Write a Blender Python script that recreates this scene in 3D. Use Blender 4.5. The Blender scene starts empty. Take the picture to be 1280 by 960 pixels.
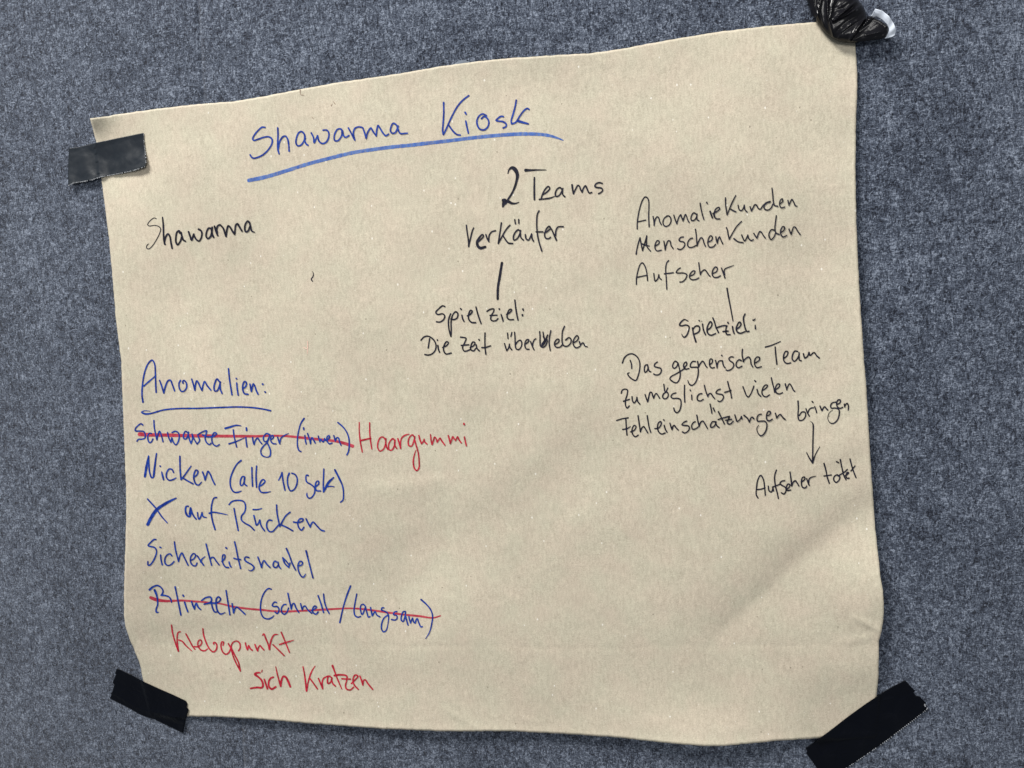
import bpy, math, random
import numpy as np
from mathutils import Vector, Matrix, noise

random.seed(7)
C = bpy.context.scene.collection

# ------------------------------------------------------------------ camera
# The poster hangs on a vertical felt wall (plane y = 0, room at y < 0).  The
# camera stands a little to the upper right of its middle, about 12 degrees off
# square.  F, PX, PY describe the lens; distances are metres.
F, PX, PY = 962.0, 640.0, 480.0
DIST = 0.95
HEIGHT = 1.25
xw = np.array([5215.0, -272.0, -962.0]); xw /= np.linalg.norm(xw)
dn = np.array([496.0, 8461.0, 962.0]); dn -= xw * dn.dot(xw); dn /= np.linalg.norm(dn)
zw = -dn
yw = np.cross(zw, xw)
M3 = np.array([xw, yw, zw])                 # camera (x right, y down, z forward) -> world
CAM = np.array([0.0, 0.0, HEIGHT]) - M3 @ np.array([0.0, 0.0, DIST])

cam_data = bpy.data.cameras.new('camera')
cam_data.sensor_width = 36.0
cam_data.lens = 36.0 * F / 1280.0
cam_data.clip_start = 0.01
cam_data.clip_end = 100.0
cam = bpy.data.objects.new('camera', cam_data); C.objects.link(cam)
cr, cu, cb = M3[:, 0], -M3[:, 1], -M3[:, 2]
cam.matrix_world = Matrix(((cr[0], cu[0], cb[0], CAM[0]), (cr[1], cu[1], cb[1], CAM[1]),
                           (cr[2], cu[2], cb[2], CAM[2]), (0, 0, 0, 1)))
bpy.context.scene.camera = cam

# ------------------------------------------------------------------ light
world = bpy.data.worlds.new('World'); bpy.context.scene.world = world
world.use_nodes = True
bg = world.node_tree.nodes['Background']
bg.inputs['Color'].default_value = (0.86, 0.93, 1.0, 1)
bg.inputs['Strength'].default_value = 0.22

def area(name, loc, target, sx, sy, power, col):
    d = bpy.data.lights.new(name, 'AREA'); d.shape = 'RECTANGLE'; d.size = sx; d.size_y = sy
    d.energy = power; d.color = col
    o = bpy.data.objects.new(name, d); C.objects.link(o)
    o.location = loc
    o.rotation_euler = (Vector(target) - Vector(loc)).to_track_quat('-Z', 'Y').to_euler()
    return o
area('ceiling_or_fill_lamp', (-1.7, -2.1, 5.0), (0, 0, 1.1), 1.5, 0.9, 345.0, (1.0, 0.975, 0.935))
area('ceiling_or_fill_lamp', (0.8, -3.0, 2.2), (0, 0, 0.6), 1.6, 0.8, 42.0, (1.0, 0.98, 0.95))  # added fill lamp, low in front of the wall, lightens its lower part

vs = bpy.context.scene.view_settings
vs.view_transform = 'Standard'; vs.look = 'None'; vs.exposure = 0.0; vs.gamma = 1.0
vs.use_curve_mapping = False

# ------------------------------------------------------------------ helpers
def on_wall(x, y, h=0.0):
    """photo measure (x, y) -> the point standing h metres off the wall (arrays allowed)"""
    x = np.asarray(x, float); y = np.asarray(y, float); h = np.asarray(h, float)
    d = np.stack([(x - PX) / F, (y - PY) / F, np.ones_like(x)], -1) @ M3.T
    t = (-h - CAM[1]) / d[..., 1]
    return CAM + d * t[..., None]

def smooth_noise(x, y, scale, seed):
    x = np.asarray(x, float); y = np.asarray(y, float)
    f = np.vectorize(lambda a, b: noise.noise((a / scale, b / scale, seed)))
    return f(x, y)

def seg_dist(x, y, a, b):
    ax, ay = a; bx, by = b
    dx, dy = bx - ax, by - ay
    L = math.hypot(dx, dy)
    t = np.clip(((x - ax) * dx + (y - ay) * dy) / (L * L), 0, 1)
    px, py = ax + t * dx, ay + t * dy
    side = ((x - ax) * dy - (y - ay) * dx) / L
    return np.hypot(x - px, y - py), t, side

def gauss(x, y, cx, cy, sx, sy):
    return np.exp(-((x - cx) / sx) ** 2 - ((y - cy) / sy) ** 2)

def mesh_obj(name, verts, faces, mat, parent=None, smooth=True, uvs=None):
    v = np.asarray(verts, float).reshape(-1, 3)
    o3 = v.mean(0)
    me = bpy.data.meshes.new(name)
    me.from_pydata((v - o3).tolist(), [], faces)
    if smooth:
        me.polygons.foreach_set('use_smooth', [True] * len(me.polygons))
    if uvs is not None:
        lay = me.uv_layers.new(name='UVMap')
        idx = np.zeros(len(me.loops), int); me.loops.foreach_get('vertex_index', idx)
        lay.data.foreach_set('uv', np.asarray(uvs, float)[idx].ravel())
    me.materials.append(mat)
    me.update()
    o = bpy.data.objects.new(name, me); C.objects.link(o)
    o.location = o3.tolist()
    if parent is not None:
        o.parent = parent
        o.location = (o3 - np.array(parent.location)).tolist()
    return o

def tag(o, label, cat=None, group=None, kind=None):
    if label: o['label'] = label
    if cat: o['category'] = cat
    if group: o['group'] = group
    if kind: o['kind'] = kind
    return o

def grid_faces(nu, nv, flip=False):
    fs = []
    for j in range(nv - 1):
        for i in range(nu - 1):
            a = j * nu + i
            q = (a, a + nu, a + nu + 1, a + 1)
            fs.append(q[::-1] if flip else q)
    return fs

def resample(pts, n):
    p = np.asarray(pts, float)
    s = np.concatenate([[0], np.cumsum(np.hypot(*np.diff(p[:, :2], axis=0).T))])
    t = np.linspace(0, s[-1], n)
    return np.stack([np.interp(t, s, p[:, k]) for k in range(p.shape[1])], 1)

def catmull(pts, step=1.5):
    p = np.asarray(pts, float)
    if len(p) < 3: 
        L = np.hypot(*(p[-1, :2] - p[0, :2])) if len(p) == 2 else 0
        return resample(p, max(3, int(L / step))) if len(p) == 2 else p
    q = np.vstack([2 * p[0] - p[1], p, 2 * p[-1] - p[-2]])
    out = []
    for i in range(1, len(q) - 2):
        p0, p1, p2, p3 = q[i - 1], q[i], q[i + 1], q[i + 2]
        n = max(2, int(math.ceil(np.hypot(*(p2 - p1)[:2]) / step)))
        a = 0.5
        d01 = max(np.hypot(*(p1 - p0)[:2]) ** a, 1e-3)
        d12 = max(np.hypot(*(p2 - p1)[:2]) ** a, 1e-3)
        d23 = max(np.hypot(*(p3 - p2)[:2]) ** a, 1e-3)
        m1 = (p2 - p1) + d12 * ((p1 - p0) / d01 - (p2 - p0) / (d01 + d12))
        m2 = (p2 - p1) + d12 * ((p3 - p2) / d23 - (p3 - p1) / (d12 + d23))
        for k in range(n):
            t = k / n
            out.append((2 * t**3 - 3 * t**2 + 1) * p1 + (t**3 - 2 * t**2 + t) * m1 +
                       (-2 * t**3 + 3 * t**2) * p2 + (t**3 - t**2) * m2)
    out.append(q[-2])
    return np.array(out)

def coons(top, right, bottom, left, nu, nv):
    """top, bottom run left to right; left, right run downwards"""
    T, B = resample(top, nu), resample(bottom, nu)
    L, R = resample(left, nv), resample(right, nv)
    s = np.linspace(0, 1, nu)[None, :, None]; t = np.linspace(0, 1, nv)[:, None, None]
    P = (1 - t) * T[None] + t * B[None] + (1 - s) * L[:, None] + s * R[:, None] \
        - ((1 - s) * (1 - t) * T[0] + s * (1 - t) * T[-1] + (1 - s) * t * B[0] + s * t * B[-1])
    return P[..., 0], P[..., 1]

# ------------------------------------------------------------------ materials
def new_mat(name):
    m = bpy.data.materials.new(name); m.use_nodes = True
    nt = m.node_tree
    return m, nt, nt.nodes['Principled BSDF']

def N(nt, typ, **kw):
    n = nt.nodes.new(typ)
    for k, v in kw.items(): setattr(n, k, v)
    return n

def ramp(nt, fac, stops, interp='LINEAR'):
    r = N(nt, 'ShaderNodeValToRGB'); r.color_ramp.interpolation = interp
    e = r.color_ramp.elements
    while len(e) < len(stops): e.new(0.5)
    for k, (pos, col) in enumerate(stops):
        e[k].position = pos; e[k].color = (*col, 1) if len(col) == 3 else col
    nt.links.new(fac, r.inputs['Fac'])
    return r

def tex_noise(nt, vec, scale, detail=2, rough=0.5, dist=0.0):
    n = N(nt, 'ShaderNodeTexNoise')
    n.inputs['Scale'].default_value = scale; n.inputs['Detail'].default_value = detail
    n.inputs['Roughness'].default_value = rough; n.inputs['Distortion'].default_value = dist
    nt.links.new(vec, n.inputs['Vector'])
    return n.outputs['Fac']

def mapping(nt, vec, scale=(1, 1, 1), rot=(0, 0, 0), loc=(0, 0, 0)):
    m = N(nt, 'ShaderNodeMapping')
    m.inputs['Scale'].default_value = scale; m.inputs['Rotation'].default_value = rot
    m.inputs['Location'].default_value = loc
    nt.links.new(vec, m.inputs['Vector'])
    return m.outputs['Vector']

def mix(nt, a, b, fac, mode='MIX'):
    m = N(nt, 'ShaderNodeMix', data_type='RGBA', blend_type=mode)
    for sock, v in ((m.inputs[6], a), (m.inputs[7], b), (m.inputs[0], fac)):
        if hasattr(v, 'node'): nt.links.new(v, sock)
        elif isinstance(v, (int, float)): sock.default_value = v
        else: sock.default_value = (*v, 1)
    return m.outputs[2]

def math_n(nt, op, a, b=None):
    m = N(nt, 'ShaderNodeMath', operation=op)
    for k, v in enumerate((a, b)):
        if v is None: continue
        if hasattr(v, 'node'): nt.links.new(v, m.inputs[k])
        else: m.inputs[k].default_value = v
    return m.outputs[0]

def bump(nt, height, strength, dist, normal=None):
    b = N(nt, 'ShaderNodeBump'); b.inputs['Strength'].default_value = strength
    b.inputs['Distance'].default_value = dist
    nt.links.new(height, b.inputs['Height'])
    if normal is not None: nt.links.new(normal, b.inputs['Normal'])
    return b.outputs['Normal']

def felt_material():
    m, nt, p = new_mat('felt')
    co = N(nt, 'ShaderNodeTexCoord').outputs['Object']
    fib_a = tex_noise(nt, mapping(nt, co, (1, 1, 0.36), (0, 0.30, 0)), 400, 2.5, 0.62, 1.6)
    fib_b = tex_noise(nt, mapping(nt, co, (0.45, 1, 1), (0, 0.75, 0)), 420, 2.5, 0.62, 1.6)
    fib = math_n(nt, 'MULTIPLY', math_n(nt, 'ADD', fib_a, fib_b), 0.5)
    tuft = tex_noise(nt, co, 70, 3, 0.6, 0.6)
    cloud = tex_noise(nt, co, 9, 2, 0.5)
    v = math_n(nt, 'ADD', fib, math_n(nt, 'MULTIPLY', math_n(nt, 'SUBTRACT', tuft, 0.5), 0.20))
    v = math_n(nt, 'ADD', v, math_n(nt, 'MULTIPLY', math_n(nt, 'SUBTRACT', cloud, 0.5), 0.10))
    c = ramp(nt, v, [(0.385, (0.005, 0.007, 0.015)), (0.46, (0.035, 0.045, 0.069)),
                     (0.53, (0.077, 0.094, 0.131)), (0.625, (0.228, 0.263, 0.332))])
    nt.links.new(c.outputs['Color'], p.inputs['Base Color'])
    p.inputs['Roughness'].default_value = 0.95
    p.inputs['Specular IOR Level'].default_value = 0.1
    p.inputs['Sheen Weight'].default_value = 0.15
    p.inputs['Sheen Roughness'].default_value = 0.6
    n = bump(nt, v, 0.7, 0.004)
    nt.links.new(n, p.inputs['Normal'])
    return m

def paper_material():
    m, nt, p = new_mat('kraft_paper')
    co = N(nt, 'ShaderNodeTexCoord').outputs['Object']
    rib = tex_noise(nt, mapping(nt, co, (1, 1, 0.30)), 360, 2, 0.5, 0.3)
    grain = tex_noise(nt, co, 760, 2, 0.6)
    hue = tex_noise(nt, co, 26, 2, 0.5)
    cloud = tex_noise(nt, co, 7, 3, 0.55)
    base = mix(nt, (0.522, 0.458, 0.365), (0.506, 0.468, 0.367), ramp(nt, hue, [(0.35, (0, 0, 0)), (0.65, (1, 1, 1))]).outputs['Color'])
    g = math_n(nt, 'ADD', math_n(nt, 'MULTIPLY', rib, 0.36), math_n(nt, 'MULTIPLY', grain, 0.64))
    gm = ramp(nt, g, [(0.32, (0.78, 0.77, 0.75)), (0.5, (0.97, 0.97, 0.97)), (0.68, (1.16, 1.16, 1.15))])
    col = mix(nt, base, gm.outputs['Color'], 1.0, 'MULTIPLY')
    cl = ramp(nt, cloud, [(0.3, (0.95, 0.945, 0.94)), (0.7, (1.04, 1.04, 1.035))])
    col = mix(nt, col, cl.outputs['Color'], 1.0, 'MULTIPLY')
    # pale and dark flecks of the recycled pulp
    def flecks(scale, thr, seed, stretch):
        vo = N(nt, 'ShaderNodeTexVoronoi'); vo.inputs['Scale'].default_value = scale
        nt.links.new(mapping(nt, co, stretch, (0, seed, 0), (seed, seed, seed)), vo.inputs['Vector'])
        wn = N(nt, 'ShaderNodeTexWhiteNoise'); nt.links.new(vo.outputs['Position'], wn.inputs['Vector'])
        near = math_n(nt, 'LESS_THAN', vo.outputs['Distance'], thr)
        pick = math_n(nt, 'GREATER_THAN', wn.outputs['Value'], 0.80)
        return math_n(nt, 'MULTIPLY', near, pick)
    col = mix(nt, col, (0.80, 0.77, 0.70), math_n(nt, 'MULTIPLY', flecks(90, 0.085, 0.4, (1, 1, 0.7)), 0.75))
    col = mix(nt, col, (0.13, 0.105, 0.075), math_n(nt, 'MULTIPLY', flecks(75, 0.065, 1.9, (1, 1, 0.8)), 0.6))
    col = mix(nt, col, (0.75, 0.72, 0.64), math_n(nt, 'MULTIPLY', flecks(170, 0.11, 2.7, (1, 1, 1)), 0.4))
    nt.links.new(col, p.inputs['Base Color'])
    p.inputs['Roughness'].default_value = 0.72
    p.inputs['Specular IOR Level'].default_value = 0.25
    wr = tex_noise(nt, co, 60, 4, 0.6, 0.8)
    h = math_n(nt, 'ADD', math_n(nt, 'MULTIPLY', g, 0.35), math_n(nt, 'MULTIPLY', wr, 1.0))
    n = bump(nt, h, 0.22, 0.0022)
    nt.links.new(n, p.inputs['Normal'])
    return m

def ink_material(name, dark, light, cover, scale=220, streak=None):
    """felt pen on rough paper: the ink varies along the line and lets some paper through"""
    m, nt, p = new_mat(name)
    tc = N(nt, 'ShaderNodeTexCoord')
    co = tc.outputs['Object']
    v = tex_noise(nt, co, scale, 3, 0.65)
    c = ramp(nt, v, [(0.38, dark), (0.62, light)])
    nt.links.new(c.outputs['Color'], p.inputs['Base Color'])
    p.inputs['Roughness'].default_value = 0.6
    p.inputs['Specular IOR Level'].default_value = 0.2
    tr = N(nt, 'ShaderNodeBsdfTransparent'); mx = N(nt, 'ShaderNodeMixShader')
    f = tex_noise(nt, co, 900, 2, 0.6)
    if streak:
        f2 = tex_noise(nt, mapping(nt, co, (1, 1, 0.12), (0, 0.10, 0)), streak, 2, 0.6)
        f = math_n(nt, 'MULTIPLY', math_n(nt, 'ADD', f, f2), 0.5)
    a = ramp(nt, f, [(0.34, (cover[0],) * 3), (0.62, (cover[1],) * 3)])
    nt.links.new(a.outputs['Color'], mx.inputs['Fac'])
    nt.links.new(tr.outputs[0], mx.inputs[1]); nt.links.new(p.outputs[0], mx.inputs[2])
    nt.links.new(mx.outputs[0], nt.nodes['Material Output'].inputs['Surface'])
    return m

def tape_material(name, col, rough, spec, bump_s, alpha=1.0):
    m, nt, p = new_mat(name)
    co = N(nt, 'ShaderNodeTexCoord').outputs['Object']
    a = tex_noise(nt, co, 45, 3, 0.55, 0.8)
    b = tex_noise(nt, co, 700, 2, 0.5)
    r = ramp(nt, a, [(0.3, (rough * 0.75,) * 3), (0.7, (rough * 1.3,) * 3)])
    nt.links.new(r.outputs['Color'], p.inputs['Roughness'])
    p.inputs['Base Color'].default_value = (*col, 1)
    p.inputs['Specular IOR Level'].default_value = spec
    p.inputs['Alpha'].default_value = alpha
    h = math_n(nt, 'ADD', a, math_n(nt, 'MULTIPLY', b, 0.03))
    nt.links.new(bump(nt, h, bump_s, 0.004), p.inputs['Normal'])
    return m

MAT = {
    'felt': felt_material(),
    'paper': paper_material(),
    'blue': ink_material('blue_ink', (0.003, 0.017, 0.17), (0.010, 0.050, 0.32), (0.92, 1.0)),
    'blue_wash': ink_material('pale_blue_ink', (0.035, 0.105, 0.40), (0.10, 0.19, 0.48), (0.45, 1.0), 160, 420),
    'black': ink_material('black_ink', (0.002, 0.002, 0.007), (0.011, 0.011, 0.028), (0.92, 1.0)),
    'red': ink_material('red_ink', (0.28, 0.006, 0.020), (0.50, 0.018, 0.046), (0.86, 1.0)),
    'red_wash': ink_material('pale_red_ink', (0.36, 0.018, 0.045), (0.50, 0.055, 0.085), (0.70, 1.0), 120),
    'scuff': ink_material('brown_scuff', (0.20, 0.12, 0.09), (0.30, 0.20, 0.15), (0.25, 0.8)),
    'pink': ink_material('pink_scuff', (0.80, 0.52, 0.43), (0.86, 0.62, 0.52), (0.4, 0.9)),
    'tape_gloss': tape_material('glossy_black_tape', (0.013, 0.017, 0.023), 0.36, 0.40, 0.14),
    'tape_matt': tape_material('black_tape', (0.0016, 0.0022, 0.0045), 0.30, 0.14, 0.5),
    'tape_film': tape_material('thin_black_tape', (0.006, 0.006, 0.008), 0.20, 0.26, 0.03),
    'fringe': tape_material('frayed_tape_edge', (0.42, 0.44, 0.47), 0.5, 0.3, 0.1),
    'white': tape_material('white_tape_backing', (0.66, 0.72, 0.82), 0.45, 0.3, 0.25),
    'clear': tape_material('clear_tape', (0.36, 0.41, 0.48), 0.25, 0.5, 0.2, 0.6),
}

# ------------------------------------------------------------------ felt wall (setting)
def build_wall():
    top, bot = on_wall(247, 0), on_wall(305, 960)
    k = (bot[0] - top[0]) / (bot[2] - top[2])
    def seam_x(z): return top[0] + (z - top[2]) * k
    offs = [-2.2, -0.9, -0.06, -0.02, -0.006, -0.0015, 0.0, 0.0015, 0.006, 0.02, 0.06, 0.9, 2.6]
    dep = [0, 0, 0, 0.0002, 0.0006, 0.0016, 0.0030, 0.0002, -0.0010, -0.0006, 0, 0, 0]
    zs = np.linspace(0.0, 2.8, 57)
    V = []
    for z in zs:
        for o_, d_ in zip(offs, dep):
            w = 0.7 + 0.5 * noise.noise((0.3, 0.7, z * 9))
            V.append((seam_x(z) + o_ + (0.0012 * noise.noise((5, 1, z * 14)) if abs(o_) < 0.03 else 0), d_ * w, z))
    o = mesh_obj('wall', V, grid_faces(len(offs), len(zs), True), MAT['felt'])
    tag(o, 'blue grey felt covered wall with a faint vertical seam', kind='structure')
build_wall()

def build_fibres():
    """loose fibres lying on the felt, lighter and darker than its ground"""
    rnd = random.Random(5)
    mats = []
    for nm, c in (('pale_fibre', (0.21, 0.245, 0.31)), ('mid_fibre', (0.13, 0.155, 0.205)), ('dark_fibre', (0.020, 0.025, 0.038))):
        m, nt, p = new_mat(nm)
        p.inputs['Base Color'].default_value = (*c, 1); p.inputs['Roughness'].default_value = 0.9
        p.inputs['Specular IOR Level'].default_value = 0.1
        mats.append(m)
    V, Fc, mi = [], [], []
    for i in range(15000):
        x, z = rnd.uniform(-0.78, 0.80), rnd.uniform(0.68, 1.86)
        a = rnd.gauss(1.25, 0.75); ln = rnd.uniform(0.003, 0.009); w = rnd.uniform(0.00012, 0.00026)
        bend = rnd.uniform(-1.1, 1.1); k = rnd.random()
        b = len(V); px, pz = x, z
        for s in range(5):
            aa = a + bend * s / 4
            nx, nz = -math.sin(aa) * w, math.cos(aa) * w
            y = -0.0002 - 0.0004 * math.sin(s / 4 * math.pi) - 0.0002 * k
            V.append((px + nx, y, pz + nz)); V.append((px - nx, y, pz - nz))
            px += math.cos(aa) * ln / 4; pz += math.sin(aa) * ln / 4
        for s in range(4):
            q = b + 2 * s
            Fc.append((q, q + 1, q + 3, q + 2)); mi.append(0 if k < 0.22 else 1 if k < 0.62 else 2)
    o = mesh_obj('felt_fibres', V, Fc, mats[0])
    for m in mats[1:]: o.data.materials.append(m)
    o.data.polygons.foreach_set('material_index', mi)
    tag(o, 'fine loose fibres all over the blue grey felt', kind='stuff')
build_fibres()

# ------------------------------------------------------------------ kraft paper
TOP = [(112.5,148),(135,145),(160,141),(200,135.5),(250,130),(295,126.5),(330,120.5),(360,114.5),(420,103.5),(480,95),
       (520,88.5),(550,83),(575,79.5),(600,76.3),(640,72.5),(700,68.7),(740,66.5),(780,60.5),(830,51),(900,39.5),
       (960,32.5),(1020,27.5),(1066,24)]
RIGHT = [(1066,24),(1069,55),(1071.5,90),(1071.5,115),(1070,150),(1069.3,215),(1070.5,280),(1074,360),(1080,450),
         (1082.5,480),(1088.5,580),(1094,660),(1100.5,720),(1103.5,738),(1104.8,757),(1104.3,775),(1101.5,790),(1098.5,802),
         (1098.5,820),(1098,845),(1096,868),(1092,918)]
BOT = [(191,893),(235,895.5),(270,896),(320,898.5),(360,902),(400,905.5),(480,911),(550,914),(640,914),(700,917),(740,919.5),
       (775,922),(805,925.5),(835,929),(880,932.5),(905,932.5),(930,930),(970,926),(1025,922.5),(1092,918)]
LEFT = [(112.5,148),(120,176),(124,200),(127,224),(129,240),(137.5,310),(145,400),(151.5,450),(153,490),(156,570),(158,630),
        (156.5,690),(155,740),(155.2,770),(156.5,783),(161,796),(167,810),(174,827),(179.5,851),(191,893)]
OUT = np.array(TOP + RIGHT[1:] + BOT[::-1][1:] + LEFT[::-1][1:-1])

def inside(x, y):
    x = np.asarray(x, float); y = np.asarray(y, float)
    r = np.zeros(x.shape, bool)
    n = len(OUT)
    for i in range(n):
        x1, y1 = OUT[i]; x2, y2 = OUT[(i + 1) % n]
        if y1 == y2: continue
        c = ((y1 > y) != (y2 > y)) & (x < (x2 - x1) * (y - y1) / (y2 - y1) + x1)
        r ^= c
    return r

def ridge(x, y, a, b, w1, w2, amp):
    """fold line a-b: width w1 on one side, w2 on the other, fading out at its ends"""
    d, t, s = seg_dist(x, y, a, b)
    w = np.where(s > 0, w1, w2)
    return amp * np.exp(-(d / w) ** 2) * np.clip(np.sin(math.pi * (0.04 + 0.92 * t)), 0, 1) ** 0.5

_r = random.Random(21)
HANDLING = []
for _ in range(46):
    _x, _y, _a, _l = _r.uniform(150, 1080), _r.uniform(90, 900), _r.gauss(2.5, 0.6), _r.uniform(12, 34)
    HANDLING.append(((_x, _y), (_x + _l * math.cos(_a), _y - _l * math.sin(_a)), _r.choice((-1, 1)) * _r.uniform(0.12, 0.34)))

def paper_h(x, y):
    """how far the sheet stands off the wall, metres"""
    x = np.asarray(x, float); y = np.asarray(y, float)
    h = 6.5 + 0 * x
    h += 3.4 * smooth_noise(x, y, 210, 3.1) + 2.1 * smooth_noise(x, y, 95, 8.4) + 0.42 * smooth_noise(x, y, 38, 1.7)
    # edges that bow out between the tapes
    h += 16 * gauss(x, y, 140, 700, 75, 105) + 5 * gauss(x, y, 130, 430, 70, 120)
    h += 12 * gauss(x, y, 1112, 745, 60, 62) + 5 * gauss(x, y, 1085, 520, 60, 130) + 3 * gauss(x, y, 1085, 840, 50, 30)
    h += 12 * gauss(x, y, 880, 945, 120, 55) + 4 * gauss(x, y, 560, 930, 150, 40) + 3.0 * gauss(x, y, 330, 905, 60, 22)
    h += 5 * gauss(x, y, 660, 60, 150, 45)
    # broad diagonal folds
    h += ridge(x, y, (880, 815), (1000, 705), 30, 46, -3.0) + ridge(x, y, (985, 715), (1100, 628), 26, 40, -3.2)
    h += ridge(x, y, (890, 802), (1000, 697), 11, 15, -0.9) + ridge(x, y, (990, 705), (1060, 645), 11, 15, -0.7)
    h += ridge(x, y, (440, 790), (620, 610), 60, 55, -4.2) + ridge(x, y, (560, 640), (700, 540), 40, 30, 2.4)
    h += ridge(x, y, (460, 612), (560, 600), 8, 16, 0.9)
    h += ridge(x, y, (160, 805), (330, 790), 22, 30, -3.0)
    h += ridge(x, y, (690, 140), (900, 210), 50, 40, 2.6) + ridge(x, y, (340, 180), (330, 470), 60, 45, -2.2)
    h += ridge(x, y, (1030, 600), (1092, 560), 16, 22, -1.6)
    # fine creases
    yw = y + 2.6 * smooth_noise(x, 0 * x, 46, 5.5) + 1.0 * smooth_noise(x, 0 * x, 11, 2.5)
    amp = np.clip(0.62 + 0.8 * smooth_noise(x, 0 * x, 70, 9.1), 0.1, 1.1)
    h += amp * ridge(x, yw, (150, 806), (420, 806), 2.6, 2.6, -0.40) + amp * ridge(x, yw, (400, 805), (700, 810), 2.6, 2.6, -0.45)
    h += amp * ridge(x, yw, (680, 810), (1098, 806), 2.6, 2.6, -0.42)
    h += ridge(x, y, (429, 640), (431, 890), 3, 3, 0.20) + ridge(x, y, (556, 888), (600, 912), 5, 3, 0.7)
    h += ridge(x, y, (1068, 772), (1104, 791), 4, 3, 1.5) + ridge(x, y, (1050, 805), (1102, 792), 4, 5, 0.6)
    h += ridge(x, y, (640, 895), (680, 905), 4, 4, 0.5) + ridge(x, y, (745, 75), (760, 85), 3, 3, 0.4)
    # the long rims turn slightly forward
    yb = np.interp(x, [q[0] for q in BOT], [q[1] for q in BOT]); xr = np.interp(y, [q[1] for q in RIGHT], [q[0] for q in RIGHT])
    h += 0.8 * np.exp(-((yb - y) / 6) ** 2) + 0.7 * np.exp(-((xr - x) / 6) ** 2)
    # handling marks: short sharp creases all over the sheet
    for a, b, k in HANDLING:
        m = (np.abs(x - (a[0] + b[0]) / 2) < 40) & (np.abs(y - (a[1] + b[1]) / 2) < 40)
        h = h + np.where(m, ridge(x, y, a, b, 4.5, 10.0, k * 0.9), 0)
    # held down at the tapes
    for cx, cy, s in ((150, 195, 45), (195, 885, 55), (1080, 905, 60), (1060, 40, 60)):
        g = gauss(x, y, cx, cy, s, s)
        h = h * (1 - g) + 1.2 * g
    # the free tip above the upper left tape curls forward
    h += 9 * gauss(x, y, 108, 143, 26, 20)
    return np.maximum(h, 1.0) * 0.001

def build_paper():
    nu, nv = 330, 300
    def torn(line, n, k):
        p = resample(line, n)
        w = np.array([0.55 * noise.noise((q[0] / 7, q[1] / 7, k)) + 0.35 * noise.noise((q[0] / 2.6, q[1] / 2.6, k)) for q in p])
        w[:3] = 0; w[-3:] = 0
        d = np.gradient(p, axis=0); d /= np.hypot(d[:, 0], d[:, 1])[:, None]
        return p + np.stack([-d[:, 1], d[:, 0]], 1) * w[:, None]
    X, Y = coons(torn(TOP, 500, 1), torn(RIGHT, 440, 2), torn(BOT, 500, 3), torn(LEFT, 440, 4), nu, nv)
    H = paper_h(X, Y)
    V = on_wall(X, Y, H)
    o = mesh_obj('kraft_paper_poster', V, grid_faces(nu, nv), MAT['paper'])
    s = o.modifiers.new('thickness', 'SOLIDIFY'); s.thickness = 0.00025; s.offset = -1
    tag(o, 'large creased beige kraft paper sheet with coloured handwriting, taped to the felt wall', 'poster')
    return o
poster = build_paper()

# ------------------------------------------------------------------ the handwriting
# Every word: (name, label, ink, base width, [(x0, y0, scale, 'stroke; stroke; ...'), ...])
# a stroke is a list of x,y[,width] points measured on an enlarged detail of the sheet.
T1 = (290, 110, 5.818); T2 = (500, 110, 5.818); T3 = (160, 250, 5.818); T4 = (560, 190, 5.818); T5 = (500, 320, 5.818)
T6 = (600, 400, 8); T7 = (780, 235, 7.3875); T8 = (880, 230, 7.3875); T9 = (830, 350, 8); T10 = (765, 420, 7.3875)
T11 = (880, 415, 7.3875); T12 = (930, 480, 6)
A1 = (165, 440, 7.111); A2 = (160, 515, 8); A3 = (290, 515, 8); A4 = (435, 520, 8); A5 = (170, 570, 8); A6 = (280, 570, 8)
B1 = (170, 665, 8); B2 = (270, 665, 8); B3 = (400, 720, 8); B4 = (205, 775, 7.529); B5 = (305, 780, 7.529); B6 = (370, 325, 24)

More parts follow.
